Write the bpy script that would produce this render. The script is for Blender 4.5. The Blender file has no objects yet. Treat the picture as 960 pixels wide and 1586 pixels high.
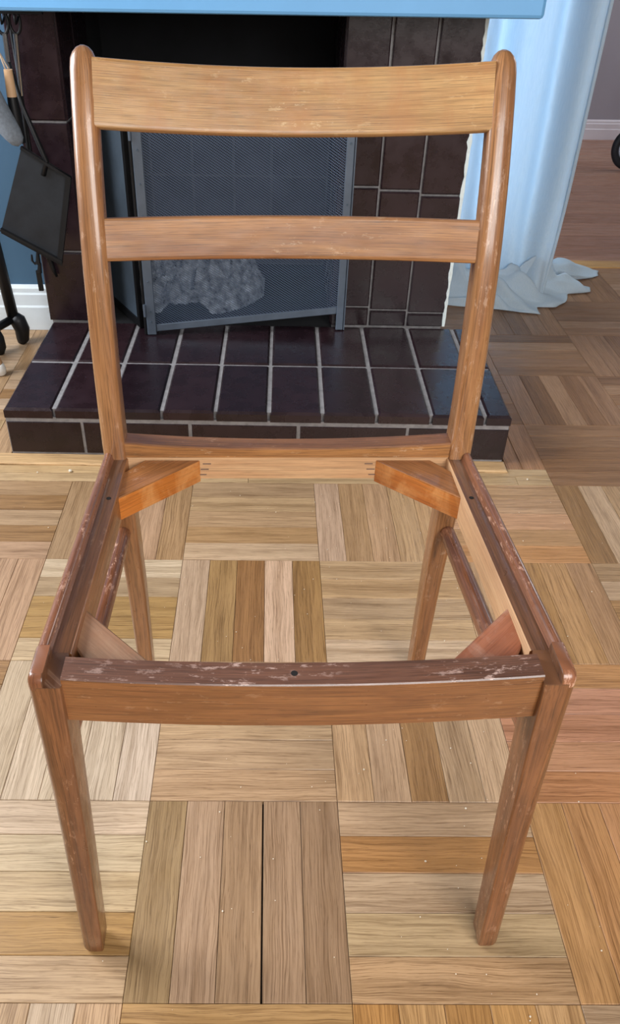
import bpy, bmesh, math, random
from mathutils import Vector, Matrix, noise as mnoise

random.seed(7)
SC = bpy.context.scene
COL = SC.collection
PI = math.pi

# ------------------------------------------------------------------ camera
CAM_F, CAM_P, CAM_YAW, CAM_ROLL = 1257.27, 0.6379, 0.0107, 0.0150
CAM_LOC = Vector((0.151725, -0.3914, 0.95645))
cp, sp, cy_, sy_ = math.cos(CAM_P), math.sin(CAM_P), math.cos(CAM_YAW), math.sin(CAM_YAW)
_f = Vector((sy_*cp, cy_*cp, -sp)); _r = Vector((cy_, -sy_, 0)); _u = _r.cross(_f)
_c, _s = math.cos(CAM_ROLL), math.sin(CAM_ROLL)
RIGHT, UP, FWD = _c*_r + _s*_u, -_s*_r + _c*_u, _f
cd = bpy.data.cameras.new('camera')
cam = bpy.data.objects.new('camera', cd); COL.objects.link(cam)
cd.sensor_fit = 'HORIZONTAL'; cd.sensor_width = 36.0
cd.lens = CAM_F/960*36.0
cd.shift_x = (480-423.15)/960
cd.clip_start = 0.02
cam.matrix_world = Matrix(((RIGHT.x, UP.x, -FWD.x, CAM_LOC.x), (RIGHT.y, UP.y, -FWD.y, CAM_LOC.y),
                           (RIGHT.z, UP.z, -FWD.z, CAM_LOC.z), (0, 0, 0, 1)))
SC.camera = cam

# ------------------------------------------------------------------ world, light, exposure
w = bpy.data.worlds.new('world'); SC.world = w; w.use_nodes = True
w.node_tree.nodes['Background'].inputs[0].default_value = (0.62, 0.78, 1.0, 1)
w.node_tree.nodes['Background'].inputs[1].default_value = 0.6
SC.view_settings.view_transform = 'Standard'
SC.view_settings.look = 'None'
SC.view_settings.gamma = 1.0
SC.view_settings.use_curve_mapping = False
SC.view_settings.exposure = 0.0

def area(name, loc, target, sx, sy, power, color):
    l = bpy.data.lights.new(name, 'AREA'); l.shape = 'RECTANGLE'; l.size = sx; l.size_y = sy
    l.energy = power; l.color = color
    o = bpy.data.objects.new(name, l); COL.objects.link(o)
    o.location = loc
    o.rotation_euler = (Vector(target)-Vector(loc)).to_track_quat('-Z', 'Y').to_euler()
    return o
# daylight in the window openings of the room (behind the camera, on the left, and in the next room)
area('daylight_rear_window', (0.85, -1.66, 1.50), (0.45, 0.0, 0.40), 1.6, 1.35, 72, (1.0, 0.97, 0.93))
area('daylight_side_window', (-1.66, 0.90, 1.40), (0.0, 0.40, 0.20), 1.1, 1.3, 74, (0.95, 0.97, 1.0))
area('daylight_next_room', (3.3, 3.75, 1.4), (1.6, 3.9, 0.5), 0.8, 1.2, 24, (0.90, 0.95, 1.0))
area('added_curtain_light', (0.80, 2.36, 1.10), (0.80, 1.0, 1.00), 0.36, 2.05, 20, (0.74, 0.88, 1.0))  # added unseen source that backlights the curtain so the cloth glows

# ------------------------------------------------------------------ colours and materials
def lin(c):
    c = c/255.0
    return c/12.92 if c <= 0.04045 else ((c+0.055)/1.055)**2.4
def rgb(r, g, b): return (lin(r), lin(g), lin(b), 1.0)

def newmat(name):
    m = bpy.data.materials.new(name); m.use_nodes = True
    nt = m.node_tree; b = nt.nodes['Principled BSDF']
    return m, nt, b
def N(nt, t, **kw):
    n = nt.nodes.new(t)
    for k, v in kw.items(): setattr(n, k, v)
    return n
def mixc(nt, fac, a, b, mode='MIX'):
    m = N(nt, 'ShaderNodeMix', data_type='RGBA', blend_type=mode)
    for sock, val in ((m.inputs[0], fac), (m.inputs[6], a), (m.inputs[7], b)):
        if hasattr(val, 'is_output'): nt.links.new(val, sock)
        else: sock.default_value = val
    return m.outputs[2]
def ramp(nt, src, stops):
    r = N(nt, 'ShaderNodeValToRGB')
    el = r.color_ramp.elements
    while len(el) < len(stops): el.new(0.5)
    for e, (p, c) in zip(el, stops):
        e.position = p; e.color = c if len(c) == 4 else (c[0], c[0], c[0], 1)
    nt.links.new(src, r.inputs[0]); return r.outputs[0]
def noise(nt, vec, scale, detail=4, rough=0.6, dist=0.0):
    n = N(nt, 'ShaderNodeTexNoise'); n.inputs['Scale'].default_value = scale
    n.inputs['Detail'].default_value = detail; n.inputs['Roughness'].default_value = rough
    n.inputs['Distortion'].default_value = dist
    nt.links.new(vec, n.inputs['Vector']); return n.outputs['Fac']
def mapping(nt, src, scale, loc=None):
    m = N(nt, 'ShaderNodeMapping'); m.inputs['Scale'].default_value = scale
    nt.links.new(src, m.inputs['Vector'])
    if loc is not None:
        if hasattr(loc, 'is_output'): nt.links.new(loc, m.inputs['Location'])
        else: m.inputs['Location'].default_value = loc
    return m.outputs['Vector']
def bump(nt, b, h, strength, dist=0.002):
    n = N(nt, 'ShaderNodeBump'); n.inputs['Strength'].default_value = strength
    n.inputs['Distance'].default_value = dist
    nt.links.new(h, n.inputs['Height']); nt.links.new(n.outputs['Normal'], b.inputs['Normal'])

def simple(name, col, rough=0.5, metal=0.0, vary=0.0, vscale=8.0, bumpv=0.0, coat=0.0):
    m, nt, b = newmat(name)
    b.inputs['Roughness'].default_value = rough; b.inputs['Metallic'].default_value = metal
    b.inputs['Coat Weight'].default_value = coat
    tc = N(nt, 'ShaderNodeTexCoord')
    f = noise(nt, tc.outputs['Object'], vscale, 5)
    lo = tuple(c*(1-vary) for c in col[:3])+(1,); hi = tuple(min(1, c*(1+vary)) for c in col[:3])+(1,)
    nt.links.new(ramp(nt, f, [(0.3, lo), (0.7, hi)]), b.inputs['Base Color'])
    if bumpv: bump(nt, b, f, bumpv)
    return m

def chair_wood(name, light, dark, rough=0.38, wear=0.0, wearcol=None, blotch=None, grain=1.0, coat=0.25):
    """oak grain running along U of the part's own UV map (metres)"""
    m, nt, b = newmat(name)
    uv = N(nt, 'ShaderNodeTexCoord').outputs['UV']
    oi = N(nt, 'ShaderNodeObjectInfo')
    comb = N(nt, 'ShaderNodeCombineXYZ'); mul = N(nt, 'ShaderNodeMath', operation='MULTIPLY'); mul.inputs[1].default_value = 37
    nt.links.new(oi.outputs['Random'], mul.inputs[0])
    for i in range(3): nt.links.new(mul.outputs[0], comb.inputs[i])
    off = comb.outputs[0]
    broad = noise(nt, mapping(nt, uv, (5, 60, 1), off), 1.0, 4, 0.6, 0.6)
    fine = noise(nt, mapping(nt, uv, (11, 800, 1), off), 1.0, 3, 0.65)
    pores = noise(nt, mapping(nt, uv, (45, 1100, 1), off), 1.0, 2, 0.5)
    fig = noise(nt, mapping(nt, uv, (3.0, 9, 1), off), 1.0, 2, 0.5, 1.2)
    c = ramp(nt, broad, [(0.28, dark), (0.52, tuple((a+b_)/2 for a, b_ in zip(light, dark))), (0.75, light)])
    c = mixc(nt, 0.65*min(1, grain), c, ramp(nt, fine, [(0.36, (0.38,)), (0.56, (1.0,))]), 'MULTIPLY')
    c = mixc(nt, 0.5*grain, c, ramp(nt, pores, [(0.30, (0.35,)), (0.42, (1.0,))]), 'MULTIPLY')
    c = mixc(nt, 0.35, c, ramp(nt, fig, [(0.35, (0.62,)), (0.65, (1.0,))]), 'MULTIPLY')
    if blotch:
        bl = noise(nt, mapping(nt, uv, (26, 14, 1), off), 1.0, 5, 0.65, 0.5)
        c = mixc(nt, ramp(nt, bl, [(0.44, (0.0,)), (0.70, (0.62,))]), c, blotch)
    if wear:
        wn = noise(nt, mapping(nt, uv, (45, 120, 1), off), 1.0, 5, 0.75)
        wl = noise(nt, mapping(nt, uv, (7, 10, 1), off), 1.0, 2, 0.5)
        mm = N(nt, 'ShaderNodeMath', operation='MULTIPLY')
        nt.links.new(ramp(nt, wn, [(0.60-0.05*wear, (0.0,)), (0.66-0.04*wear, (1.0,))]), mm.inputs[0])
        nt.links.new(ramp(nt, wl, [(0.42, (0.0,)), (0.6, (wear,))]), mm.inputs[1])
        c = mixc(nt, mm.outputs[0], c, wearcol or rgb(214, 176, 150))
    nt.links.new(c, b.inputs['Base Color'])
    rn = noise(nt, mapping(nt, uv, (30, 60, 1), off), 1.0, 4, 0.7)
    nt.links.new(ramp(nt, rn, [(0.3, (max(0, rough-0.1),)), (0.7, (min(1, rough+0.15),))]), b.inputs['Roughness'])
    b.inputs['Coat Weight'].default_value = coat*2.2; b.inputs['Coat Roughness'].default_value = 0.16
    bump(nt, b, fine, 0.25, 0.0006)
    return m

def plank_wood(name, rough=0.34):
    """parquet oak: tone from the object's own colour, grain along the strip's local X"""
    m, nt, b = newmat(name)
    tc = N(nt, 'ShaderNodeTexCoord').outputs['Object']
    oi = N(nt, 'ShaderNodeObjectInfo')
    comb = N(nt, 'ShaderNodeCombineXYZ'); mul = N(nt, 'ShaderNodeMath', operation='MULTIPLY'); mul.inputs[1].default_value = 61
    nt.links.new(oi.outputs['Random'], mul.inputs[0])
    for i in range(3): nt.links.new(mul.outputs[0], comb.inputs[i])
    off = comb.outputs[0]
    warp = noise(nt, mapping(nt, tc, (9, 26, 1), off), 1.0, 2, 0.5)
    wv = N(nt, 'ShaderNodeVectorMath', operation='MULTIPLY_ADD')
    cw = N(nt, 'ShaderNodeCombineXYZ'); nt.links.new(warp, cw.inputs[1])
    nt.links.new(cw.outputs[0], wv.inputs[0]); wv.inputs[1].default_value = (0, 0.012, 0); nt.links.new(tc, wv.inputs[2])
    v = wv.outputs[0]
    broad = noise(nt, mapping(nt, v, (2.6, 70, 1), off), 1.0, 5, 0.6, 0.35)
    fine = noise(nt, mapping(nt, v, (11, 640, 1), off), 1.0, 4, 0.7)
    pores = noise(nt, mapping(nt, v, (45, 1000, 1), off), 1.0, 2, 0.6)
    base = oi.outputs['Color']
    c = mixc(nt, 0.8, base, ramp(nt, broad, [(0.28, (0.62, 0.56, 0.48, 1)), (0.5, (0.95, 0.94, 0.92, 1)), (0.72, (1.12, 1.12, 1.12, 1))]), 'MULTIPLY')
    c = mixc(nt, 0.8, c, ramp(nt, fine, [(0.36, (0.46, 0.40, 0.34, 1)), (0.54, (1, 1, 1, 1))]), 'MULTIPLY')
    c = mixc(nt, 0.5, c, ramp(nt, pores, [(0.30, (0.35, 0.28, 0.2, 1)), (0.40, (1, 1, 1, 1))]), 'MULTIPLY')
    nt.links.new(c, b.inputs['Base Color'])
    rn = noise(nt, mapping(nt, tc, (14, 40, 1), off), 1.0, 3, 0.6)
    nt.links.new(ramp(nt, rn, [(0.3, (rough-0.06,)), (0.7, (rough+0.16,))]), b.inputs['Roughness'])
    bump(nt, b, fine, 0.3, 0.0005)
    return m

def tile_mat(name, col, rough):
    m, nt, b = newmat(name)
    tc = N(nt, 'ShaderNodeTexCoord').outputs['Object']
    oi = N(nt, 'ShaderNodeObjectInfo')
    f = noise(nt, mapping(nt, tc, (1, 1, 1), oi.outputs['Location']), 22, 5, 0.6)
    g = noise(nt, mapping(nt, tc, (1, 1, 1), oi.outputs['Location']), 190, 3, 0.6)
    c = ramp(nt, f, [(0.3, tuple(x*0.72 for x in col[:3])+(1,)), (0.7, tuple(x*1.3 for x in col[:3])+(1,))])
    t = ramp(nt, oi.outputs['Random'], [(0.0, (0.75, 0.72, 0.8, 1)), (1.0, (1.25, 1.1, 1.05, 1))])
    c = mixc(nt, 1.0, c, t, 'MULTIPLY')
    sc = noise(nt, mapping(nt, tc, (1, 1, 1), oi.outputs['Location']), 120, 6, 0.8)
    c = mixc(nt, ramp(nt, sc, [(0.76, (0,)), (0.80, (0.4,))]), c, rgb(150, 145, 150))
    nt.links.new(c, b.inputs['Base Color'])
    nt.links.new(ramp(nt, f, [(0.3, (rough,)), (0.7, (rough+0.15,))]), b.inputs['Roughness'])
    bump(nt, b, g, 0.12, 0.0008)
    return m

M = {}
M['plank'] = plank_wood('parquet_oak')
M['tile'] = tile_mat('brown_glazed_tile', rgb(38, 26, 31), 0.20)
M['grout'] = simple('grey_grout', rgb(138, 136, 138), 0.9, 0, 0.25, 60, 0.4)
M['blue_wall'] = simple('blue_wall_paint', rgb(66, 99, 126), 0.6, 0, 0.05, 4)
M['mantel'] = simple('light_blue_paint', rgb(110, 172, 224), 0.45, 0, 0.04, 6, 0.03)
M['white'] = simple('white_paint', rgb(232, 232, 228), 0.5, 0, 0.03, 5)
M['skirting'] = simple('white_skirting_paint', rgb(222, 232, 238), 0.45, 0, 0.04, 20)
M['offwhite'] = simple('grey_beige_wall', rgb(132, 126, 120), 0.7, 0, 0.03, 3)
M['mauve'] = simple('mauve_grey_wall', rgb(150, 142, 150), 0.7, 0, 0.03, 3)
M['sub'] = simple('dark_subfloor', rgb(38, 26, 16), 0.9, 0, 0.2, 20)
M['black_iron'] = simple('black_iron', rgb(24, 25, 28), 0.45, 0.4, 0.2, 30)
M['pan'] = simple('black_painted_steel', rgb(40, 44, 50), 0.42, 0.3, 0.25, 22)
M['chrome'] = simple('chrome', rgb(200, 205, 212), 0.12, 1.0, 0.03, 10)
M['screen'] = simple('grey_steel', rgb(104, 116, 132), 0.42, 0.55, 0.12, 25)
M['wing'] = simple('dark_grey_steel', rgb(84, 98, 112), 0.5, 0.35, 0.2, 12)
M['wire'] = simple('steel_wire', rgb(104, 122, 150), 0.4, 0.4, 0.05, 10)
M['soot'] = simple('sooty_wall', rgb(20, 21, 25), 0.9, 0, 0.4, 9, 0.2)
M['firebrick'] = simple('sooty_firebrick', rgb(62, 68, 78), 0.85, 0, 0.45, 11, 0.3)
M['sooty_mortar'] = simple('sooty_mortar', rgb(82, 87, 95), 0.9, 0, 0.3, 30)
M['ash'] = simple('grey_ash', rgb(170, 178, 190), 0.95, 0, 0.95, 48, 0.8)
M['felt'] = simple('grey_felt', rgb(120, 130, 142), 0.95, 0, 0.18, 160, 0.5)
M['handle_wood'] = simple('pale_beech', rgb(205, 168, 130), 0.5, 0, 0.08, 30)
M['twine'] = simple('twine', rgb(190, 170, 150), 0.9, 0, 0.1, 90)
M['rubber'] = simple('black_rubber', rgb(22, 24, 32), 0.6, 0, 0.1, 30)
M['silver'] = simple('silver_rim', rgb(190, 196, 214), 0.35, 0.6, 0.05, 10)
M['plaster'] = simple('white_plaster', rgb(226, 236, 236), 0.85, 0, 0.08, 90, 0.4)
M['crumb'] = simple('white_crumb', rgb(235, 225, 205), 0.8, 0, 0.05, 100)
M['hole'] = simple('dark_hole', rgb(18, 12, 10), 0.9)
M['slot'] = simple('dark_joint', rgb(112, 92, 82), 0.8)

def curtain_mat():
    m, nt, b = newmat('sheer_white_curtain')
    tc = N(nt, 'ShaderNodeTexCoord').outputs['Object']
    f = noise(nt, mapping(nt, tc, (400, 400, 30)), 1.0, 2)
    nt.links.new(ramp(nt, f, [(0.3, rgb(206, 224, 236)), (0.7, rgb(222, 235, 244))]), b.inputs['Base Color'])
    b.inputs['Roughness'].default_value = 0.8
    tr = N(nt, 'ShaderNodeBsdfTranslucent'); tr.inputs[0].default_value = rgb(205, 226, 242)
    mx = N(nt, 'ShaderNodeMixShader'); mx.inputs[0].default_value = 0.35
    nt.links.new(b.outputs[0], mx.inputs[1]); nt.links.new(tr.outputs[0], mx.inputs[2])
    nt.links.new(mx.outputs[0], nt.nodes['Material Output'].inputs[0])
    return m
M['curtain'] = curtain_mat()

M['w_post'] = chair_wood('oak_post', rgb(190, 138, 92), rgb(140, 90, 54), 0.34, 0.35, rgb(222, 190, 165))
M['w_leg'] = chair_wood('oak_leg', rgb(160, 104, 64), rgb(106, 62, 36), 0.36, 0.6, rgb(205, 160, 130))
M['w_rail'] = chair_wood('oak_rail', rgb(168, 112, 66), rgb(122, 74, 42), 0.36, 0.25, rgb(215, 175, 140), grain=1.2)
M['w_railtop'] = chair_wood('worn_dark_oak', rgb(132, 90, 70), rgb(92, 60, 46), 0.42, 0.9, rgb(190, 160, 148), grain=1.2)
M['w_bead'] = chair_wood('red_brown_oak', rgb(164, 106, 74), rgb(116, 70, 46), 0.32, 0.9, rgb(214, 168, 142))
M['w_ledge'] = chair_wood('dark_oak_ledge', rgb(132, 88, 58), rgb(92, 58, 38), 0.36, 0.2)
M['w_slat'] = chair_wood('golden_oak_slat', rgb(212, 168, 110), rgb(172, 124, 72), 0.48, 0.4, rgb(232, 205, 160), blotch=rgb(172, 116, 66), grain=1.0, coat=0.14)
M['w_slat2'] = chair_wood('oak_slat', rgb(192, 136, 80), rgb(146, 92, 48), 0.55, 0.3, rgb(225, 195, 160), coat=0.08)
M['w_raw'] = chair_wood('raw_oak', rgb(222, 180, 136), rgb(196, 148, 106), 0.55, 0.1, coat=0.0, grain=0.7)
M['w_orange'] = chair_wood('orange_stained_block', rgb(206, 126, 52), rgb(166, 88, 30), 0.34, 0.0, blotch=rgb(222, 170, 110), grain=0.7)
M['w_blocktop'] = chair_wood('brown_block', rgb(176, 116, 66), rgb(140, 86, 46), 0.36, 0.3)
M['w_pale'] = chair_wood('pale_brown_block', rgb(182, 146, 116), rgb(146, 108, 82), 0.45, 0.2, blotch=rgb(160, 110, 78), grain=0.6)
M['w_redblock'] = chair_wood('reddish_block', rgb(190, 124, 92), rgb(160, 92, 62), 0.42, 0.3, blotch=rgb(206, 180, 162), grain=0.6)

# ------------------------------------------------------------------ mesh helpers
def link(o, parent=None):
    COL.objects.link(o)
    if parent is not None: o.parent = parent
    return o
def obj(name, me, mats, parent=None, loc=None, rz=None):
    o = bpy.data.objects.new(name, me)
    if mats is not None and not me.materials:
        for m in (mats if isinstance(mats, (list, tuple)) else [mats]): me.materials.append(m)
    link(o, parent)
    if loc is not None: o.location = loc
    if rz is not None: o.rotation_euler.z = rz
    return o
def tag(o, label=None, cat=None, group=None, kind=None):
    for k, v in (('label', label), ('category', cat), ('group', group), ('kind', kind)):
        if v: o[k] = v
    return o
def empty(name, loc, rz=0.0):
    o = bpy.data.objects.new(name, None); o.empty_display_size = 0.05
    COL.objects.link(o); o.location = loc; o.rotation_euler.z = rz; return o
def tomesh(name, bm, smooth=False, angle=None):
    bmesh.ops.recalc_face_normals(bm, faces=bm.faces)
    me = bpy.data.meshes.new(name); bm.to_mesh(me); bm.free()
    if smooth:
        me.polygons.foreach_set('use_smooth', [True]*len(me.polygons))
        if angle is not None:
            me.set_sharp_from_angle(angle=angle)
    return me
def bm_box(bm, x0, x1, y0, y1, z0, z1, mi=0):
    v = [bm.verts.new((x, y, z)) for z in (z0, z1) for (x, y) in ((x0, y0), (x1, y0), (x1, y1), (x0, y1))]
    for f in ((3, 2, 1, 0), (4, 5, 6, 7), (0, 1, 5, 4), (1, 2, 6, 5), (2, 3, 7, 6), (3, 0, 4, 7)):
        bm.faces.new([v[i] for i in f]).material_index = mi
def box_mesh(name, x0, x1, y0, y1, z0, z1, bev=0.0):
    bm = bmesh.new(); bm_box(bm, x0, x1, y0, y1, z0, z1)
    if bev: bmesh.ops.bevel(bm, geom=bm.edges[:], offset=bev, segments=2, affect='EDGES', profile=0.5)
    return tomesh(name, bm)
def chamfer_box(name, sx, sy, sz, c):
    """box centred in x,y with its top face at z=0, chamfered round the top: 22 triangles"""
    bm = bmesh.new()
    hx, hy = sx/2, sy/2
    L = []
    for (ix, z) in ((0, -sz), (0, -c), (c, 0)):
        L.append([bm.verts.new((s*(hx-ix), t*(hy-ix), z)) for s, t in ((-1, -1), (1, -1), (1, 1), (-1, 1))])
    bm.faces.new(L[0][::-1]); bm.faces.new(L[2])
    for a, b in ((0, 1), (1, 2)):
        for i in range(4):
            bm.faces.new([L[a][i], L[a][(i+1) % 4], L[b][(i+1) % 4], L[b][i]])
    return tomesh(name, bm)
def cyl(bm, p0, p1, r0, r1=None, n=10, mi=0):
    r1 = r0 if r1 is None else r1
    p0, p1 = Vector(p0), Vector(p1); d = (p1-p0).normalized()
    a = d.orthogonal().normalized(); b = d.cross(a)
    A = [bm.verts.new(p0+(a*math.cos(2*PI*i/n)+b*math.sin(2*PI*i/n))*r0) for i in range(n)]
    B = [bm.verts.new(p1+(a*math.cos(2*PI*i/n)+b*math.sin(2*PI*i/n))*r1) for i in range(n)]
    fs = [bm.faces.new(A[::-1]), bm.faces.new(B)]
    for i in range(n): fs.append(bm.faces.new([A[i], A[(i+1) % n], B[(i+1) % n], B[i]]))
    for f in fs: f.material_index = mi
def tube(bm, pts, r, n=8, closed=False):
    pts = [Vector(p) for p in pts]; rings = []
    for i, p in enumerate(pts):
        if closed: d = pts[(i+1) % len(pts)]-pts[i-1]
        else: d = pts[min(i+1, len(pts)-1)]-pts[max(i-1, 0)]
        d.normalize()
        ref = Vector((0, 1, 0)) if abs(d.y) < 0.9 else Vector((1, 0, 0))
        a = d.cross(ref).normalized(); b = d.cross(a)
        rr = r[i] if isinstance(r, (list, tuple)) else r
        rings.append([bm.verts.new(p+(a*math.cos(2*PI*k/n)+b*math.sin(2*PI*k/n))*rr) for k in range(n)])
    m = len(rings)
    for i in range(m if closed else m-1):
        A, B = rings[i], rings[(i+1) % m]
        for k in range(n): bm.faces.new([A[k], A[(k+1) % n], B[(k+1) % n], B[k]])
    if not closed:
        bm.faces.new(rings[0][::-1]); bm.faces.new(rings[-1])
def loft(bm, sections, vscale=None, u0=0.0, caps=True, mis=None):
    """sections: list of point loops (same count). UV: U along the loft, V round the loop (metres)."""
    uvl = bm.loops.layers.uv.verify()
    rings = [[bm.verts.new(p) for p in s] for s in sections]
    n = len(sections[0])
    us = [u0]
    for a, b in zip(sections, sections[1:]):
        ca = sum((Vector(p) for p in a), Vector())/n; cb = sum((Vector(p) for p in b), Vector())/n
        us.append(us[-1]+max((cb-ca).length, 1e-5))
    vs = [0.0]
    mid = sections[len(sections)//2]
    for i in range(n): vs.append(vs[-1]+(Vector(mid[(i+1) % n])-Vector(mid[i])).length)
    for i in range(len(rings)-1):
        for k in range(n):
            f = bm.faces.new([rings[i][k], rings[i][(k+1) % n], rings[i+1][(k+1) % n], rings[i+1][k]])
            for lp, uv in zip(f.loops, ((us[i], vs[k]), (us[i], vs[k+1]), (us[i+1], vs[k+1]), (us[i+1], vs[k]))):
                lp[uvl].uv = uv
            if mis is not None: f.material_index = mis[k]
    if caps:
        for ring, s in ((rings[0][::-1], 0), (rings[-1], -1)):
            f = bm.faces.new(ring)
            for lp in f.loops: lp[uvl].uv = (lp.vert.co.x*1.0+lp.vert.co.y, lp.vert.co.z)
            if mis is not None: f.material_index = mis[0]
def rrect(cx, cy, w, d, r, n=4):
    """rounded rectangle loop in xy; r = radii for corners (-x-y, +x-y, +x+y, -x+y)"""
    if not isinstance(r, (list, tuple)): r = [r]*4
    out = []
    for (sx, sy, a0), rr in zip(((-1, -1, PI), (1, -1, 1.5*PI), (1, 1, 0), (-1, 1, 0.5*PI)), r):
        ox, oy = cx+sx*(w/2-rr), cy+sy*(d/2-rr)
        for i in range(n+1):
            a = a0+0.5*PI*i/n
            out.append((ox+rr*math.cos(a), oy+rr*math.sin(a)))
    return out
def interp(tab, z):
    if z <= tab[0][0]: return tab[0][1:]
    for a, b in zip(tab, tab[1:]):
        if z <= b[0]:
            t = (z-a[0])/(b[0]-a[0]); t2 = t
            return tuple(p+(q-p)*t2 for p, q in zip(a[1:], b[1:]))
    return tab[-1][1:]
def pix(p):
    d = Vector(p)-CAM_LOC
    z = d.dot(FWD)
    if z < 0.05: return None
    return (423.15+CAM_F*d.dot(RIGHT)/z, 793-CAM_F*d.dot(UP)/z)

# ================================================================== SETTING: floor
floor = obj('floor', box_mesh('floor', -1.6, 3.0, -1.6, 2.32, -0.05, -0.0085), M['sub'])
tag(floor, 'oak block parquet floor in a basket pattern', None, None, 'structure')

B = 0.25; NS = 5; SW = B/NS
plank_me = chamfer_box('plank', B-0.0007, SW-0.0006, 0.008, 0.0006); plank_me.materials.append(M['plank'])
plank_narrow = chamfer_box('plank_narrow', B-0.0007, SW-0.0022, 0.008, 0.0006); plank_narrow.materials.append(M['plank'])
PAL = [(196, 168, 130), (188, 158, 118), (204, 178, 142), (182, 150, 108), (192, 164, 128), (178, 144, 100), (206, 182, 150), (190, 156, 120), (168, 130, 82)]
PAL_SHADE = [(168, 130, 94), (156, 118, 80), (174, 138, 102), (150, 112, 76), (162, 124, 86), (146, 108, 70)]     # browner boards by the curtain, with the shade there put into their colour
FIX = {
    (0, 0): [(164, 138, 96), (188, 158, 124), (168, 138, 102), (174, 144, 110), (164, 134, 100)],
    (1, 0): [(198, 162, 116), (184, 160, 118), (196, 170, 134), (178, 132, 78), (200, 170, 132)],
    (0, 1): [(190, 158, 118), (198, 168, 128), (196, 166, 124), (192, 160, 120), (190, 160, 120)],
    (1, 1): [(202, 168, 124), (200, 168, 130), (182, 142, 92), (204, 174, 134), (202, 172, 134)],
    (-1, 1): [(206, 186, 152), (208, 190, 160), (210, 192, 160), (212, 194, 164), (214, 196, 170)],
    (-1, 0): [(200, 172, 132), (176, 140, 84), (206, 182, 138), (214, 194, 154), (206, 184, 152)],
    (0, 2): [(206, 178, 144), (178, 142, 88), (166, 122, 72), (214, 182, 148), (178, 138, 82)],
    (1, 2): [(210, 184, 148), (196, 166, 122), (200, 170, 128), (200, 166, 118), (206, 174, 128)],
    (-1, 2): [(212, 188, 146), (182, 146, 86), (176, 142, 84), (190, 164, 124), (218, 198, 162)],
    (0, 3): [(206, 178, 140), (182, 146, 98), (190, 158, 116), (194, 164, 120), (188, 158, 118)],
    (1, 3): [(208, 178, 146), (194, 158, 112), (200, 164, 122), (200, 166, 120), (194, 158, 112)],
    (2, 3): [(196, 146, 92), (200, 158, 108), (206, 162, 120), (206, 168, 126), (198, 162, 118)],
    (2, 2): [(204, 168, 124), (190, 150, 98), (186, 144, 90), (186, 146, 96), (180, 142, 100)],
    (2, 1): [(188, 134, 88), (206, 154, 112), (204, 148, 110), (206, 152, 118), (196, 146, 92)],
    (2, 0): [(190, 146, 92), (196, 146, 92), (194, 144, 96), (196, 148, 104), (190, 142, 92)],
    (1, -1): [(190, 142, 80), (204, 162, 104), (186, 140, 80), (194, 150, 90), (204, 164, 110)],
    (0, -1): [(178, 134, 76), (190, 150, 92), (196, 160, 110), (186, 146, 88), (190, 152, 96)],
    (-1, -1): [(196, 168, 130), (204, 182, 152), (190, 160, 120), (206, 184, 152), (196, 164, 124)],
}
WIDE_GAP = {(0, 0, 3)}
strips = []
def tone(c):
    l = 0.3*c[0]+0.59*c[1]+0.11*c[2]
    r_, g_, b_ = [x*0.93+l*0.07 for x in c]
    return rgb(r_, g_*0.975, b_*0.985)
HX1 = 0.75                                                # border boards lie in front of the hearth up to here
for c in range(-6, 12):
    for r in range(-6, 10):
        vert = (c+r) % 2 == 0 and r < 9
        for k in range(NS):
            if vert: px, py = c*B+(k+0.5)*SW, (r+0.5)*B
            else: px, py = (c+0.5)*B, r*B+(k+0.5)*SW
            ln = B-0.0007
            if r == 4 and px < HX1: continue
            if 1.0 < py < 1.6 and -0.36 < px < 0.60: continue            # under the hearth
            if not vert and r > 4 and -0.30 < px < 0.55 and py < 1.56: continue
            if py > 2.28 and not vert: continue
            corners = [(px+sx*(SW/2 if vert else B/2), py+sy*(B/2 if vert else SW/2), 0) for sx, sy in ((-1, -1), (1, -1), (1, 1), (-1, 1))]
            q = [pix(p) for p in corners]
            vis = False; ar = 0
            if all(q):
                ar = 0.5*abs(sum(q[i][0]*q[(i+1) % 4][1]-q[(i+1) % 4][0]*q[i][1] for i in range(4)))
                vis = max(p[0] for p in q) > -5 and min(p[0] for p in q) < 965 and max(p[1] for p in q) > 380 and min(p[1] for p in q) < 1590
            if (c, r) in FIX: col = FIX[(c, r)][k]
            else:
                col = random.choice(PAL_SHADE if (r >= 4 and c >= 2) else PAL)
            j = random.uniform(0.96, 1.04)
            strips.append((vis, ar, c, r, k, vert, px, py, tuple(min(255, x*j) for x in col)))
strips.sort(key=lambda s: (-int(s[0]), -s[1]))
rest = bmesh.new()
for i, (vis, ar, c, r, k, vert, px, py, col) in enumerate(strips):
    if vis and i < 292:
        o = bpy.data.objects.new('plank', plank_narrow if (c, r, k) in WIDE_GAP else plank_me)
        o.location = (px, py, random.uniform(-0.0003, 0.0)); o.rotation_euler.z = (PI/2 if vert else 0)+random.choice((0, PI))
        o.rotation_euler.x = random.uniform(-0.003, 0.003)
        if (c, r, k) in WIDE_GAP: o.location.x += 0.0008
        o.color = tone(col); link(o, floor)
    else:
        sx, sy = (SW/2-.0003, B/2-.0003) if vert else (B/2-.0003, SW/2-.0003)
        bm_box(rest, px-sx, px+sx, py-sy, py+sy, -0.008, -0.0002)
fr = obj('plank_field', tomesh('plank_field', rest), M['plank'], floor); fr['kind'] = 'stuff'; fr.color = rgb(190, 160, 120)
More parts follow.
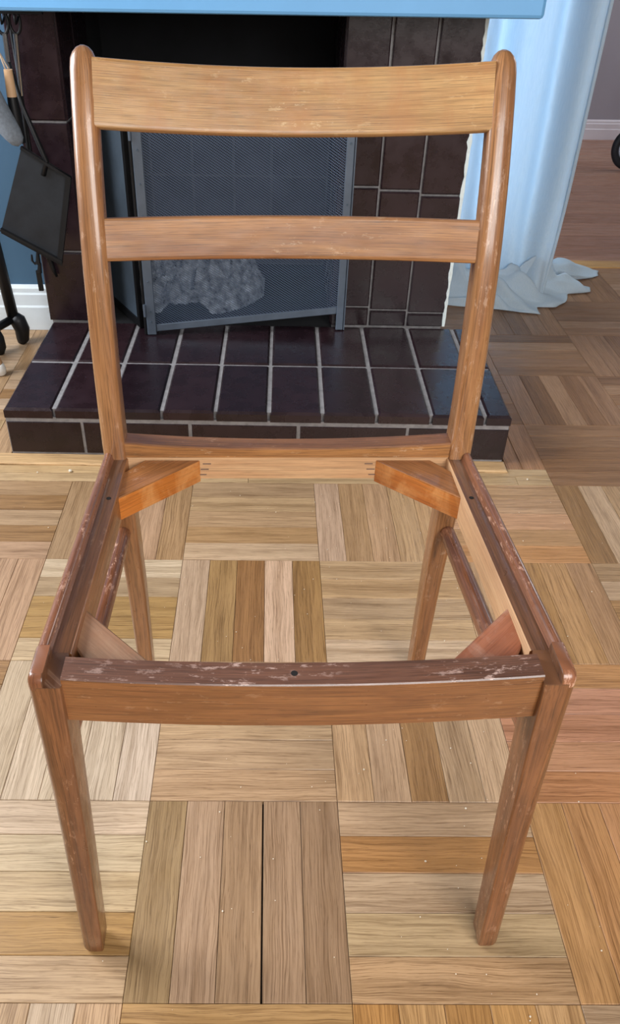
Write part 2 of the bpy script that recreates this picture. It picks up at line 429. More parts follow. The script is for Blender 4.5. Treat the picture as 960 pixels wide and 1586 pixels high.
# border boards in front of the hearth
for yb, wd in ((1.016, 0.031), (1.046, 0.028)):
    xs = -1.49
    while xs < HX1:
        L = random.uniform(0.42, 0.62); x1 = min(xs+L, HX1)
        o = obj('plank', chamfer_box('border_plank', x1-xs-0.0007, wd-0.0006, 0.008, 0.0006), M['plank'], floor, ((xs+x1)/2, yb, 0))
        o.color = rgb(*random.choice([(206, 174, 130), (200, 170, 130), (210, 180, 138)]))
        xs = x1

for xb in (-1.479+0.05*i for i in range(22)):
    o = obj('plank', chamfer_box('short_plank', 0.144, 0.0494, 0.008, 0.0006), M['plank'], floor, (xb, 1.1765, 0), PI/2); o.color = rgb(*random.choice(PAL))
for xb in (0.6835, 0.7255):
    o = obj('plank', chamfer_box('short_plank', 0.189, 0.033 if xb < 0.7 else 0.0494, 0.008, 0.0006), M['plank'], floor, (xb, 1.155, 0), PI/2); o.color = rgb(176, 132, 96)
# next room: wide boards, threshold strip, far wall with skirting
floor2 = obj('floor_next_room', box_mesh('floor_next_room', 0.4, 3.2, 2.32, 4.6, -0.05, -0.0085), M['sub'])
tag(floor2, 'wide pinkish floorboards of the room beyond the doorway', None, None, 'structure')
yy = 2.362
while yy < 4.30:
    xs = 0.45-random.uniform(0, 0.5)
    while xs < 3.15:
        L = random.uniform(1.1, 1.7); x1 = min(xs+L, 3.15); x0 = max(xs, 0.42)
        if x1-x0 > 0.05:
            o = obj('plank', chamfer_box('wide_plank', x1-x0-0.001, 0.138, 0.008, 0.0008), M['plank'], floor2, ((x0+x1)/2, yy+0.07, 0))
            o.color = rgb(*random.choice([(186, 140, 118), (180, 136, 116), (190, 146, 124), (176, 130, 108)]))
        xs = x1
    yy += 0.14
th = obj('trim_2', chamfer_box('threshold', 2.2, 0.066, 0.012, 0.002), M['plank'], None, (1.72, 2.328, 0.003))
th.color = rgb(196, 150, 92); tag(th, 'narrow golden wooden threshold strip in the doorway', None, None, 'structure')
tr = obj('trim_1', chamfer_box('hearth_trim', 2.02, 0.040, 0.014, 0.003), M['plank'], None, (-0.345, 1.0805, 0.005))
tr.rotation_euler.z = -0.0155
tr.color = rgb(214, 178, 132); tag(tr, 'light oak edging strip along the front of the hearth', None, None, 'structure')

# walls
def wall(name, x0, x1, y0, y1, z0, z1, mat, label):
    return tag(obj(name, box_mesh(name, x0, x1, y0, y1, z0, z1), M[mat]), label, None, None, 'structure')
H = 2.45
wall('wall_back', -1.6, -0.412, 1.766, 1.90, -0.05, H, 'blue_wall', 'blue painted wall left of the fireplace')
wall('wall_breast', -0.395, 0.57, 1.60, 2.36, 0.99, H, 'blue_wall', 'blue painted chimney breast above the mantel')
wall('wall_far', 0.3, 3.2, 4.25, 4.35, -0.05, H, 'mauve', 'mauve grey wall of the next room')
wall('wall_right', 3.0, 3.1, -1.6, 2.36, -0.05, H, 'offwhite', 'grey beige wall on the right')
wall('wall_doorway', 2.3, 3.1, 2.30, 2.40, -0.05, H, 'offwhite', 'grey beige wall right of the doorway')
wall('wall_next_room_left', 0.3, 0.42, 2.36, 4.25, -0.05, H, 'mauve', 'mauve grey side wall of the next room')
def wall_open(name, axis, pos, th_, a0, a1, o0, o1, z0, z1, mat, label):
    bm = bmesh.new()
    for (s, e, q0, q1) in ((a0, o0, -0.05, H), (o1, a1, -0.05, H), (o0, o1, -0.05, z0), (o0, o1, z1, H)):
        if axis == 'y': bm_box(bm, s, e, pos, pos+th_, q0, q1)
        else: bm_box(bm, pos, pos+th_, s, e, q0, q1)
    return tag(obj(name, tomesh(name, bm), M[mat]), label, None, None, 'structure')
wall_open('wall_front', 'y', -1.6, 0.1, -1.6, 3.1, 0.0, 1.7, 0.85, 2.25, 'offwhite', 'grey beige wall with a wide window behind the viewer')
wall_open('wall_left', 'x', -1.6, 0.1, -1.6, 1.9, 0.30, 1.50, 0.75, 2.15, 'offwhite', 'grey beige wall with a window on the left')
wall_open('wall_next_room_right', 'x', 3.1, 0.1, 2.3, 4.35, 3.30, 4.20, 0.75, 2.05, 'offwhite', 'window wall of the next room')
def window(name, axis, pos, a0, a1, z0, z1, label, nm=1):
    bm = bmesh.new(); f = 0.05
    bars = [(a0, a0+f, z0, z1), (a1-f, a1, z0, z1), (a0, a1, z0, z0+f), (a0, a1, z1-f, z1)]
    for i in range(nm):
        c_ = a0+(a1-a0)*(i+1)/(nm+1); bars.append((c_-0.025, c_+0.025, z0, z1))
    for (s, e, q0, q1) in bars:
        if axis == 'y': bm_box(bm, s, e, pos, pos+0.06, q0, q1)
        else: bm_box(bm, pos, pos+0.06, s, e, q0, q1)
    return tag(obj(name, tomesh(name, bm), M['white']), label, None, None, 'structure')
window('window_1', 'y', -1.58, 0.0, 1.7, 0.85, 2.25, 'white framed window behind the viewer')
window('window_2', 'x', -1.58, 0.30, 1.50, 0.75, 2.15, 'white framed window on the left wall')
wall_open('wall_behind_curtain', 'y', 2.26, 0.05, 0.57, 1.02, 0.60, 0.99, 0.05, 2.25, 'offwhite', 'pale wall behind the curtain with a narrow added opening for light')  # opening added to let the curtain backlight through
window('window_3', 'x', 3.12, 3.30, 4.20, 0.75, 2.05, 'white framed window of the next room', 0)
window('added_window', 'y', 2.255, 0.60, 0.99, 0.05, 2.25, 'narrow white window frame added unseen behind the curtain', 0)  # frame added around the opening for the curtain backlight
wall('ceiling', -1.6, 3.2, -1.6, 4.35, H, H+0.1, 'offwhite', 'grey beige ceiling')

def skirting(name, pts, h, label, mat='skirting'):
    """moulded profile swept along x at the wall face y (facing -y)"""
    x0, x1, y = pts
    prof = [(0, 0), (-0.016, 0), (-0.016, h*0.52), (-0.013, h*0.56), (-0.013, h*0.80), (-0.010, h*0.84), (-0.010, h*0.93), (-0.004, h), (0, h)]
    bm = bmesh.new(); loft(bm, [[(x, y+p[0], p[1]) for p in prof] for x in (x0, x1)])
    return tag(obj(name, tomesh(name, bm), M[mat]), label, None, None, 'structure')
skirting('baseboard_back', (-1.5, -0.412, 1.766), 0.126, 'white moulded skirting board on the blue wall')
M['skirt_pink'] = simple('pinkish_white_skirting', rgb(214, 204, 210), 0.5, 0, 0.03, 10)
skirting('baseboard_far', (0.42, 3.1, 4.25), 0.095, 'pinkish white skirting on the far mauve wall', 'skirt_pink')

# ================================================================== FIREPLACE (local frame, x along the hearth, y into the wall)
FO = Vector((-0.400, 1.103, 0)); FA = -0.0155
fire = tag(empty('fireplace', FO, FA), 'fireplace of dark brown glazed tiles with raised hearth and blue mantel', 'fireplace')
def fpart(name, me, mat, parent=fire): return obj(name, me, M[mat], parent)
ZT = 0.115
bmh = bmesh.new()
bm_box(bmh, 0.004, 1.058, 0.005, 0.442, 0.0, 0.111); bm_box(bmh, 0.001, 1.060, -0.0030, 0.0045, 0.0, 0.0945)
hearth = fpart('hearth', tomesh('hearth', bmh), 'grout')
XJ = [0.0, 0.105, 0.218, 0.331, 0.443, 0.555, 0.668, 0.781, 0.895, 1.008, 1.062]
TC = {}
def tile(w_, h_, t_, c_, parent, loc, rot=(0, 0, 0), name='tile', mat='tile'):
    key = (round(w_, 3), round(h_, 3), t_, c_, mat)
    if key not in TC:
        TC[key] = chamfer_box(name, w_, h_, t_, c_); TC[key].materials.append(M[mat])
    o = bpy.data.objects.new(name, TC[key]); link(o, parent)
    o.location = loc; o.rotation_euler = rot
    return o
G = 0.0065
for a, b in zip(XJ, XJ[1:]):
    for (y0, y1) in ((-0.004, 0.219), (0.219, 0.444)):
        gx0 = 0 if a == 0 else G/2; gx1 = 0 if b > 1.05 else G/2
        gy0 = 0 if y0 < 0 else G/2
        tile(b-a-gx0-gx1, y1-y0-gy0-G/2, 0.022, 0.005, hearth,
             ((a+gx0+b-gx1)/2, (y0+gy0+y1-G/2)/2, ZT+random.uniform(-.0006, .0006)), (random.uniform(-.003, .003), random.uniform(-.003, .003), 0))
FJ = [0.0, 0.160, 0.389, 0.618, 0.849, 1.062]
for a, b in zip(FJ, FJ[1:]):
    tile(b-a-(0 if a == 0 else G/2)-(0 if b > 1.05 else G/2), 0.0765, 0.012, 0.002, hearth,
         ((a+b)/2, -0.0045, 0.0458), (PI/2, 0, 0))
for (x_, s) in ((-0.002, -1), (1.064, 1)):
    for (y0, y1) in ((0.0, 0.219), (0.219, 0.442)):
        tile(y1-y0-G, 0.080, 0.006, 0.002, hearth, (x_, (y0+y1)/2, 0.0435), (PI/2, 0, PI/2 if s > 0 else -PI/2))

YW = 0.445
def jamb(x0, x1, cols, joints_by_col, inner):
    bm = bmesh.new(); bm_box(bm, x0+0.003, x1-0.003, YW+0.006, YW+0.30, 0.0, 0.86)
    j = fpart('jamb', tomesh('jamb', bm), 'grout')
    for i, (a, b) in enumerate(zip(cols, cols[1:])):
        zs = [ZT]+joints_by_col[i]+[0.86]
        for z0, z1 in zip(zs, zs[1:]):
            g0 = 0 if a == cols[0] else 0.003; g1 = 0 if b == cols[-1] else 0.003
            tile(b-a-g0-g1, z1-z0-0.006, 0.014, 0.0025, j, ((a+g0+b-g1)/2, YW-0.003, (z0+z1)/2), (PI/2, random.uniform(-.004, .004), 0))
    # reveal tiles on the opening side
    zs = [ZT]+joints_by_col[0 if inner == x0 else -1]+[0.86]
    for z0, z1 in zip(zs, zs[1:]):
        for (y0, y1) in ((YW+0.004, YW+0.14), (YW+0.146, YW+0.29)):
            tile(y1-y0, z1-z0-0.006, 0.010, 0.002, j, (inner+(-0.003 if inner == x0 else 0.003), (y0+y1)/2, (z0+z1)/2), (PI/2, 0, -PI/2 if inner == x0 else PI/2))
    return j
jamb(-0.004, 0.101, [-0.004, 0.101], [[0.292, 0.578]], 0.101)
jr = jamb(0.703, 0.985, [0.703, 0.797, 0.892, 0.985], [[0.165, 0.452], [0.158, 0.445], [0.152, 0.436]], 0.703)
# ragged white plaster edge on the outer side of the right jamb
bm = bmesh.new(); n_ = 60; rows = []
for i in range(n_+1):
    z = 0.12+0.74*i/n_
    e = 0.002+0.006*mnoise.noise((0, 3.1, z*26))+0.004*mnoise.noise((5, 1, z*70))
    rows.append([bm.verts.new(p) for p in ((0.9845-max(-0.0005, e), YW-0.0065, z), (0.988+abs(e)*0.5, YW-0.0065, z), (0.991, YW+0.01, z), (0.991, YW+0.25, z), (0.975, YW+0.25, z))])
for a, b in zip(rows, rows[1:]):
    for k in range(5): bm.faces.new([a[k], a[(k+1) % 5], b[(k+1) % 5], b[k]])
bm.faces.new(rows[0][::-1]); bm.faces.new(rows[-1])
obj('plaster_edge', tomesh('plaster_edge', bm), M['plaster'], fire)
# lintel and mantel beam
fpart('lintel', box_mesh('lintel', 0.101, 0.703, YW, YW+0.29, 0.80, 0.86, 0.002), 'soot')
fpart('mantel', box_mesh('mantel', -0.004, 1.062, 0.30, 0.80, 0.797, 0.98, 0.007), 'mantel')
# firebox
bm = bmesh.new()
bm_box(bm, 0.03, 0.101, YW+0.30, 0.92, 0.0, 0.86); bm_box(bm, 0.703, 0.78, YW+0.30, 0.92, 0.0, 0.86)
bm_box(bm, 0.03, 0.78, 0.91, 0.96, 0.0, 0.86); bm_box(bm, 0.03, 0.78, YW, 0.96, 0.82, 0.86); bm_box(bm, 0.03, 0.78, YW-0.004, 0.92, 0.0, 0.108)
firebox = fpart('firebox', tomesh('firebox', bm), 'soot')
fpart('mortar', box_mesh('mortar', 0.102, 0.702, 0.898, 0.909, 0.109, 0.605), 'sooty_mortar', firebox)
xs_ = [0.105, 0.21, 0.325, 0.44, 0.545, 0.70]; zs_ = [0.11, 0.24, 0.358, 0.48, 0.60]
for z0, z1 in zip(zs_, zs_[1:]):
    for a, b in zip(xs_, xs_[1:]):
        tile(b-a-0.006, z1-z0-0.006, 0.02, 0.003, firebox, ((a+b)/2, 0.895, (z0+z1)/2), (PI/2, 0, 0), 'firebrick', 'firebrick')
# ash heap
bm = bmesh.new(); nx, ny = 90, 50; g = {}
for j in range(ny+1):
    for i in range(nx+1):
        x = 0.13+0.40*i/nx; y = 0.52+0.36*j/ny
        u, v = (x-0.33)/0.20, (y-0.72)/0.20
        h = max(0.0, 1-u*u-v*v*0.9)**0.6*0.13
        h *= 0.80+0.55*mnoise.noise((x*26, y*26, 1))+0.30*mnoise.noise((x*60, y*60, 4))+0.10*mnoise.noise((x*130, y*130, 7))
        if u*u+v*v*0.9 < 1.12: g[(i, j)] = bm.verts.new((x, y, 0.1095+max(0, h)))
for (i, j) in list(g):
    q = [(i, j), (i+1, j), (i+1, j+1), (i, j+1)]
    if all(p in g for p in q): bm.faces.new([g[p] for p in q])
ash = obj('ash_heap', tomesh('ash_heap', bm), M['ash'], None, FO, FA)
tag(ash, 'heap of pale grey ash inside the fireplace behind the mesh', 'ash', None, 'stuff')

# ------------------------------------------------------------------ fire screen
scr = tag(empty('fire_screen', FO+Vector((0.27, 0.37, ZT)), FA), 'grey metal mesh fire screen with riveted frame and folded side wing', 'fire screen')
SO = Vector((0.27, 0.37, ZT))
A_ = Vector((0.268, 0.371, 0)); Bq = Vector((0.728, 0.418, 0)); dirv = (Bq-A_).normalized(); nrm = Vector((dirv.y, -dirv.x, 0))
Wd = (Bq-A_).length
def s_pt(s, off, z): return A_+dirv*s+nrm*off+Vector((0, 0, z))-SO
def s_box(bm, s0, s1, o0, o1, z00, z01, z10, z11):
    """bar in the screen plane; bottom/top z may differ at its two ends"""
    P = [s_pt(s0, o0, z00), s_pt(s1, o0, z10), s_pt(s1, o1, z10), s_pt(s0, o1, z00), s_pt(s0, o0, z01), s_pt(s1, o0, z11), s_pt(s1, o1, z11), s_pt(s0, o1, z01)]
    v = [bm.verts.new(p) for p in P]
    for f in ((3, 2, 1, 0), (4, 5, 6, 7), (0, 1, 5, 4), (1, 2, 6, 5), (2, 3, 7, 6), (3, 0, 4, 7)): bm.faces.new([v[i] for i in f])
ZTOP = 0.645; ZB0, ZB1 = 0.124, 0.158
def spart(name, fn, mat, bev=0.0015):
    bm = bmesh.new(); fn(bm)
    if bev: bmesh.ops.bevel(bm, geom=bm.edges[:], offset=bev, segments=1, affect='EDGES')
    return obj(name, tomesh(name, bm), M[mat], scr)
pl_ = spart('frame_post', lambda bm: s_box(bm, -0.011, 0.011, 0.002, 0.008, 0.1165, ZTOP, 0.1165, ZTOP), 'screen')
spart('frame_post', lambda bm: s_box(bm, -0.018, -0.012, -0.012, 0.006, 0.1165, ZTOP, 0.1165, ZTOP), 'black_iron')
pr_ = spart('frame_post', lambda bm: s_box(bm, Wd-0.009, Wd+0.009, 0.002, 0.008, 0.1165, ZTOP, 0.1165, ZTOP), 'screen')
spart('edge_strip', lambda bm: s_box(bm, Wd+0.010, Wd+0.013, -0.004, 0.008, 0.1165, ZTOP, 0.1165, ZTOP), 'screen', 0.0005)
spart('frame_bar', lambda bm: s_box(bm, 0.011, Wd-0.009, 0.0, 0.006, ZB0, ZB0+0.018, ZB1, ZB1+0.018), 'screen')
spart('frame_bar', lambda bm: s_box(bm, 0.011, Wd-0.009, 0.0, 0.006, ZTOP-0.02, ZTOP, ZTOP-0.02, ZTOP), 'screen')
for z in (0.15, 0.175, 0.25, 0.40, 0.47, 0.54, 0.60):
    for s in (0.0,):
        bm = bmesh.new(); cyl(bm, s_pt(s, 0.007, z), s_pt(s, 0.0098, z), 0.0032, 0.0022, 8); obj('rivet', tomesh('rivet', bm), M['wing'], pl_)
for z in (0.42, 0.55):
    bm = bmesh.new(); cyl(bm, s_pt(Wd, 0.007, z), s_pt(Wd, 0.0098, z), 0.0032, 0.0022, 8); obj('rivet', tomesh('rivet', bm), M['wing'], pr_)
# woven wire: two families of diagonal wires clipped to the panel
bm = bmesh.new()
def wire(s0, z0, s1, z1, off, hw):
    d = Vector((s1-s0, z1-z0)); L = d.length
    if L < 0.004: return
    d /= L; nn = Vector((-d.y, d.x))*hw
    P = []
    for (s, z) in ((s0, z0), (s1, z1)):
        for o_ in (-hw*0.7, hw*0.7):
            for q in (-1, 1): P.append(bm.verts.new(s_pt(s+nn.x*q, off+o_, z+nn.y*q)))
    for f in ((0, 1, 5, 4), (2, 3, 7, 6), (0, 2, 6, 4), (1, 3, 7, 5)): bm.faces.new([P[i] for i in f])
s_lo, s_hi = 0.010, Wd-0.008
def clip_line(slope, c0):
    """z = slope*s + c0 clipped to the panel"""
    pts = []
    lo = lambda s: ZB0+0.010+(ZB1-ZB0)*(s-s_lo)/(s_hi-s_lo)
    n = 64; seg = None
    for i in range(n+1):
        s = s_lo+(s_hi-s_lo)*i/n; z = slope*s+c0
        if lo(s) <= z <= ZTOP-0.01: pts.append((s, z))
    return (pts[0], pts[-1]) if len(pts) > 1 else None
pitch = 0.0046
k = -0.35
while k < 1.3:
    r_ = clip_line(-0.66, k)
    if r_: wire(*r_[0], *r_[1], 0.0022, 0.00066)
    r_ = clip_line(1.25, k-0.45)
    if r_: wire(*r_[0], *r_[1], 0.0036, 0.00028)
    k += pitch*1.28
wm = obj('wire_mesh', tomesh('wire_mesh', bm), M['wire'], scr); wm['kind'] = 'stuff'
# side wing folded back into the opening
W0, W1 = Vector((0.238, 0.405, 0)), Vector((0.128, 0.585, 0)); wd_ = (W1-W0).normalized(); wn_ = Vector((-wd_.y, wd_.x, 0)); WL = (W1-W0).length
def w_box(bm, s0, s1, o0, o1, z0, z1):
    P = [W0+wd_*s+wn_*o+Vector((0, 0, z))-SO for z in (z0, z1) for s, o in ((s0, o0), (s1, o0), (s1, o1), (s0, o1))]
    v = [bm.verts.new(p) for p in P]
    for f in ((3, 2, 1, 0), (4, 5, 6, 7), (0, 1, 5, 4), (1, 2, 6, 5), (2, 3, 7, 6), (3, 0, 4, 7)): bm.faces.new([v[i] for i in f])
wing = spart('wing_panel', lambda bm: w_box(bm, 0.012, WL-0.012, -0.0015, 0.0015, 0.134, ZTOP), 'wing', 0)
for (s0, s1, z0, z1) in ((0, 0.014, 0.1165, ZTOP), (WL-0.014, WL, 0.1165, ZTOP), (0.014, WL-0.014, 0.1165, 0.136), (0.014, WL-0.014, ZTOP-0.018, ZTOP)):
    bm = bmesh.new(); w_box(bm, s0, s1, -0.005, 0.005, z0, z1); obj('wing_frame', tomesh('wing_frame', bm), M['black_iron'], wing)
for z in (0.165, 0.36, 0.56):
    bm = bmesh.new(); cyl(bm, s_pt(-0.0135, 0.010, z), s_pt(-0.0135, 0.010, z+0.03), 0.0035, None, 8); obj('hinge', tomesh('hinge', bm), M['screen'], pl_)

# ================================================================== CHAIR
CO = Vector((0.185, 0.0615, 0)); CA = 0.018
chair = tag(empty('chair', CO, CA), 'worn oak dining chair frame without its seat, in front of the tiled hearth', 'chair')
def cpart(name, bm, mats, label=None, smooth=True, ang=0.6, parent=None):
    o = obj(name, tomesh(name, bm, smooth, ang), [M[m] for m in (mats if isinstance(mats, (list, tuple)) else [mats])], parent or chair)
    if label: o['label'] = label
    return o
ZLF, ZLR = 0.4345, 0.4155      # seat ledge height at the front and at the rear
RIM = 0.0095
def zl(y): return ZLF+(ZLR-ZLF)*(y-0.03)/(0.385-0.03)

for sgn in (-1, 1):
    # ---- front leg: D-like section, flat inside, rounded outside, tapering to the foot, ledge and raised rim on top
    bm = bmesh.new(); secs = []
    tab = [(0.000, 0.2255, 0.0235, 0.0080, 0.0250), (0.007, 0.2255, 0.0240, 0.0080, 0.0290), (0.20, 0.2205, 0.0260, 0.0150, 0.0345), (0.36, 0.2175, 0.0280, 0.0220, 0.0390), (ZLF, 0.2172, 0.0286, 0.0262, 0.0400)]
    for z in (0.0, 0.0025, 0.007, 0.05, 0.10, 0.20, 0.28, 0.36, 0.40, ZLF-0.001, ZLF):
        xc, wx, yc, dy = interp(tab, z)
        if z == 0.0: wx *= 0.70; dy *= 0.74
        if z == 0.0025: wx *= 0.93; dy *= 0.93
        ro = (0.47-0.18*min(1, max(0, (z-0.30)/0.13)))*wx; ri = 0.0025
        rr = (ro, ri, ri, ro) if sgn < 0 else (ri, ro, ro, ri)
        secs.append([(x, y, z) for x, y in rrect(sgn*xc, yc, wx, dy, rr, 5)])
    loft(bm, secs)
    # rim: raised outer half of the leg top, flush with the leg
    xc, wx, yc, dy = interp(tab, ZLF); rs = []
    for (z, ins, fy) in ((ZLF-0.004, 0.0003, 0), (ZLF+RIM*0.35, 0.0003, 0.0002), (ZLF+RIM*0.75, 0.0012, 0.002), (ZLF+RIM, 0.0030, 0.0045), (ZLF+RIM*1.06, 0.0048, 0.0075)):
        w2 = 0.0142-ins; d2 = dy-fy; ro2 = min(0.0085, w2*0.49)-ins*0.3
        rr = (ro2, 0.001, 0.001, 0.002) if sgn < 0 else (0.001, ro2, 0.002, 0.001)
        rs.append([(x, y, z) for x, y in rrect(sgn*(xc+wx/2-ins*0.85-w2/2), yc+fy/2, w2, d2, rr, 5)])
    loft(bm, rs)
    bm.normal_update()
    for f in bm.faces:
        c_ = f.calc_center_median()
        if c_.z > ZLF-0.0015: f.material_index = 2 if abs(c_.x) > 0.2185 else 1
    cpart('leg', bm, ['w_leg', 'w_ledge', 'w_bead'])

    # ---- rear post: rear leg and back upright in one curved piece
    bm = bmesh.new(); secs = []
    ptab = [(0.0, 0.2065, 0.412, 0.0215, 0.0250), (0.20, 0.2060, 0.405, 0.0245, 0.0300), (0.36, 0.2090, 0.401, 0.0275, 0.0350), (0.43, 0.2128, 0.402, 0.0285, 0.0350),
            (0.51, 0.2130, 0.4055, 0.0285, 0.0340), (0.56, 0.2130, 0.4105, 0.0285, 0.0340), (0.65, 0.2130, 0.4215, 0.0285, 0.0335), (0.73, 0.2132, 0.4420, 0.0280, 0.0320), (0.80, 0.2135, 0.4680, 0.0275, 0.0290), (0.842, 0.2140, 0.4870, 0.0268, 0.0270)]
    zs = [0.0, 0.003, 0.05, 0.12, 0.20, 0.28, 0.34, 0.38, 0.41, 0.43, 0.46, 0.49, 0.52, 0.55, 0.58, 0.61, 0.64, 0.67, 0.70, 0.73, 0.755, 0.78, 0.80, 0.815, 0.826]
    for z in zs:
        # smooth the table by averaging neighbours
        vals = [interp(ptab, max(0, z+d)) for d in (-0.02, 0, 0.02)] if 0.03 < z < 0.80 else [interp(ptab, z)]
        xc, yc, wx, dy = [sum(v[i] for v in vals)/len(vals) for i in range(4)]
        if z == 0.0: wx *= 0.75; dy *= 0.8
        up = min(1.0, max(0.0, (z-0.34)/0.12))
        rb = min(wx, dy)*0.5
        ro = rb*(0.45+0.50*up); ri = 0.004+(rb*0.9-0.004)*min(1, max(0, (z-0.42)/0.40))
        rr = (ro, ri, ri, ro) if sgn < 0 else (ri, ro, ro, ri)
        secs.append([(x, y, z) for x, y in rrect(sgn*xc, yc, wx, dy, rr, 5)])
    # dome
    for t in (0.35, 0.65, 0.88, 0.985):
        z = 0.829+0.0165*t; k_ = math.sqrt(max(0, 1-t*t))
        rb = min(0.0268, 0.0275)*0.5
        secs.append([(x, y, z) for x, y in rrect(sgn*0.2140, 0.4815+0.006*t, 0.0268*max(k_, 0.1), 0.0275*max(k_, 0.1), rb*0.96*max(k_, 0.1), 5)])
    loft(bm, secs)
    cpart('rear_post', bm, 'w_post')

    # ---- side rail with raised bead and inner ledge (rabbet)
    bm = bmesh.new(); secs = []
    mis = [0, 0, 1, 1, 1, 1, 1, 1, 2, 3, 3, 0]
    for y in (0.0465, 0.12, 0.20, 0.28, 0.36, 0.391):
        t = (y-0.0465)/0.345; xo = 0.2315-0.0068*t; z = zl(y); bw = 0.0118; th = 0.0300-0.0015*t
        P = [(0, -0.040), (0, -0.004), (0.0, RIM*0.25), (0.0016, RIM*0.74), (0.0045, RIM*1.0), (0.0080, RIM*1.0), (0.0107, RIM*0.72), (bw, RIM*0.15), (bw+0.0006, 0), (th-0.0012, 0), (th, -0.0012), (th, -0.040)]
        secs.append([(sgn*(xo-p[0]), y, z+p[1]) for p in P])
    loft(bm, secs, mis=[0, 1, 1, 1, 1, 1, 1, 1, 2, 3, 3, 0])
    o = cpart('side_rail', bm, ['w_rail', 'w_bead', 'w_ledge', 'w_raw' if sgn > 0 else 'w_rail'], ang=0.9)
    bm = bmesh.new(); yh = 0.297
    xh = sgn*(0.2315-0.0068*0.73-0.0205)
    cyl(bm, (xh, yh, zl(yh)-0.004), (xh, yh, zl(yh)+0.0004), 0.0028, None, 12)
    obj('screw_hole', tomesh('screw_hole', bm), M['hole'], o)

    # ---- side stretcher
    bm = bmesh.new(); a = Vector((sgn*0.2135, 0.0385, 0.3415)); b = Vector((sgn*0.2120, 0.396, 0.300)); secs = []
    d = (b-a).normalized(); e1 = Vector((1, 0, 0)); e1 = (e1-d*e1.dot(d)).normalized(); e2 = d.cross(e1)
    for t in (0, 0.1, 0.3, 0.5, 0.7, 0.9, 0.985, 1.0):
        r_ = 0.0092+0.0015*math.sin(PI*t)
        if t == 1.0: r_ *= 0.8
        secs.append([a+(b-a)*t+(e1*math.cos(2*PI*i/14)+e2*math.sin(2*PI*i/14)*1.1)*r_ for i in range(14)])
    loft(bm, secs)
    cpart('stretcher', bm, 'w_bead')

# ---- front rail: bowed forward a little, dark worn top edge
bm = bmesh.new(); secs = []; nseg = 24
for i in range(nseg+1):
    x = -0.2035+0.407*i/nseg; u = x/0.2035; bow = 1-u*u
    yf = 0.0105-0.0055*bow; zt = 0.4405-0.0035*bow; zb = 0.3880-0.0035*bow; thk = 0.0265
    P = [(yf, zb+0.001), (yf+0.0001, zt-0.0012), (yf+0.0012, zt), (yf+thk-0.001, zt), (yf+thk, zt-0.001), (yf+thk, zb+0.001), (yf+thk-0.001, zb), (yf+0.001, zb)]
    secs.append([(x, p[0], p[1]) for p in P])
loft(bm, secs, mis=[0, 1, 1, 1, 0, 0, 0, 0])
fr_ = cpart('front_rail', bm, ['w_rail', 'w_railtop'], ang=0.5)
bm = bmesh.new(); cyl(bm, (-0.008, 0.0185, 0.432), (-0.008, 0.0185, 0.4374), 0.0030, None, 12); obj('screw_hole', tomesh('screw_hole', bm), M['hole'], fr_)
# ---- rear rail: dished top, finished strip above, raw wood below
bm = bmesh.new(); secs = []
for i in range(nseg+1):
    x = -0.200+0.400*i/nseg; u = x/0.200; bow = 1-u*u
    yf = 0.3885; zt = 0.4370-0.0085*bow; zb = 0.3850; thk = 0.026
    P = [(yf+0.0006, zb), (yf+0.0006, 0.4155), (yf, 0.4165), (yf, zt-0.0015), (yf+0.0015, zt), (yf+thk-0.002, zt), (yf+thk, zt-0.002), (yf+thk, zb)]
    secs.append([(x, p[0], p[1]) for p in P])
loft(bm, secs, mis=[1, 1, 2, 0, 0, 0, 0, 0])
cpart('rear_rail', bm, ['w_rail', 'w_raw', 'w_slat2'], ang=0.5)

# ---- two curved back slats
def slat(name, zb_e, zt_e, yb_e, yt_e, dback, drop_t, drop_b, thk, mat):
    bm = bmesh.new(); secs = []
    for i in range(33):
        x = -0.2035+0.407*i/32; u = x/0.2035; bow = 1-u*u
        ztop = zt_e-drop_t*bow; zbot = zb_e-drop_b*bow
        yt = yt_e+dback*bow; yb = yb_e+dback*bow
        d = Vector((0, yt-yb, ztop-zbot)).normalized(); nrm_ = Vector((0, -d.z, d.y))      # towards the front
        f0 = Vector((x, yb, zbot)); f1 = Vector((x, yt, ztop)); r_ = 0.003
        P = [f0+nrm_*(thk/2-r_), f0+d*r_*0.3+nrm_*(thk/2-r_*0.3), f0+d*r_+nrm_*thk/2, f0+d*r_*1.5+nrm_*thk/2, f1-d*r_*1.5+nrm_*thk/2, f1-d*r_+nrm_*thk/2, f1-d*r_*0.3+nrm_*(thk/2-r_*0.3), f1+nrm_*(thk/2-r_),
             f1-nrm_*(thk/2-r_), f1-d*r_-nrm_*thk/2, f0+d*r_-nrm_*thk/2, f0-nrm_*(thk/2-r_)]
        secs.append(P)
    loft(bm, secs)
    return cpart(name, bm, mat, ang=0.5)
slat('back_slat', 0.7745, 0.8350, 0.4540, 0.4800, 0.026, 0.0115, 0.0115, 0.014, 'w_slat')
slat('back_slat', 0.6485, 0.6915, 0.4195, 0.4300, 0.018, 0.0015, 0.0020, 0.015, 'w_slat2')

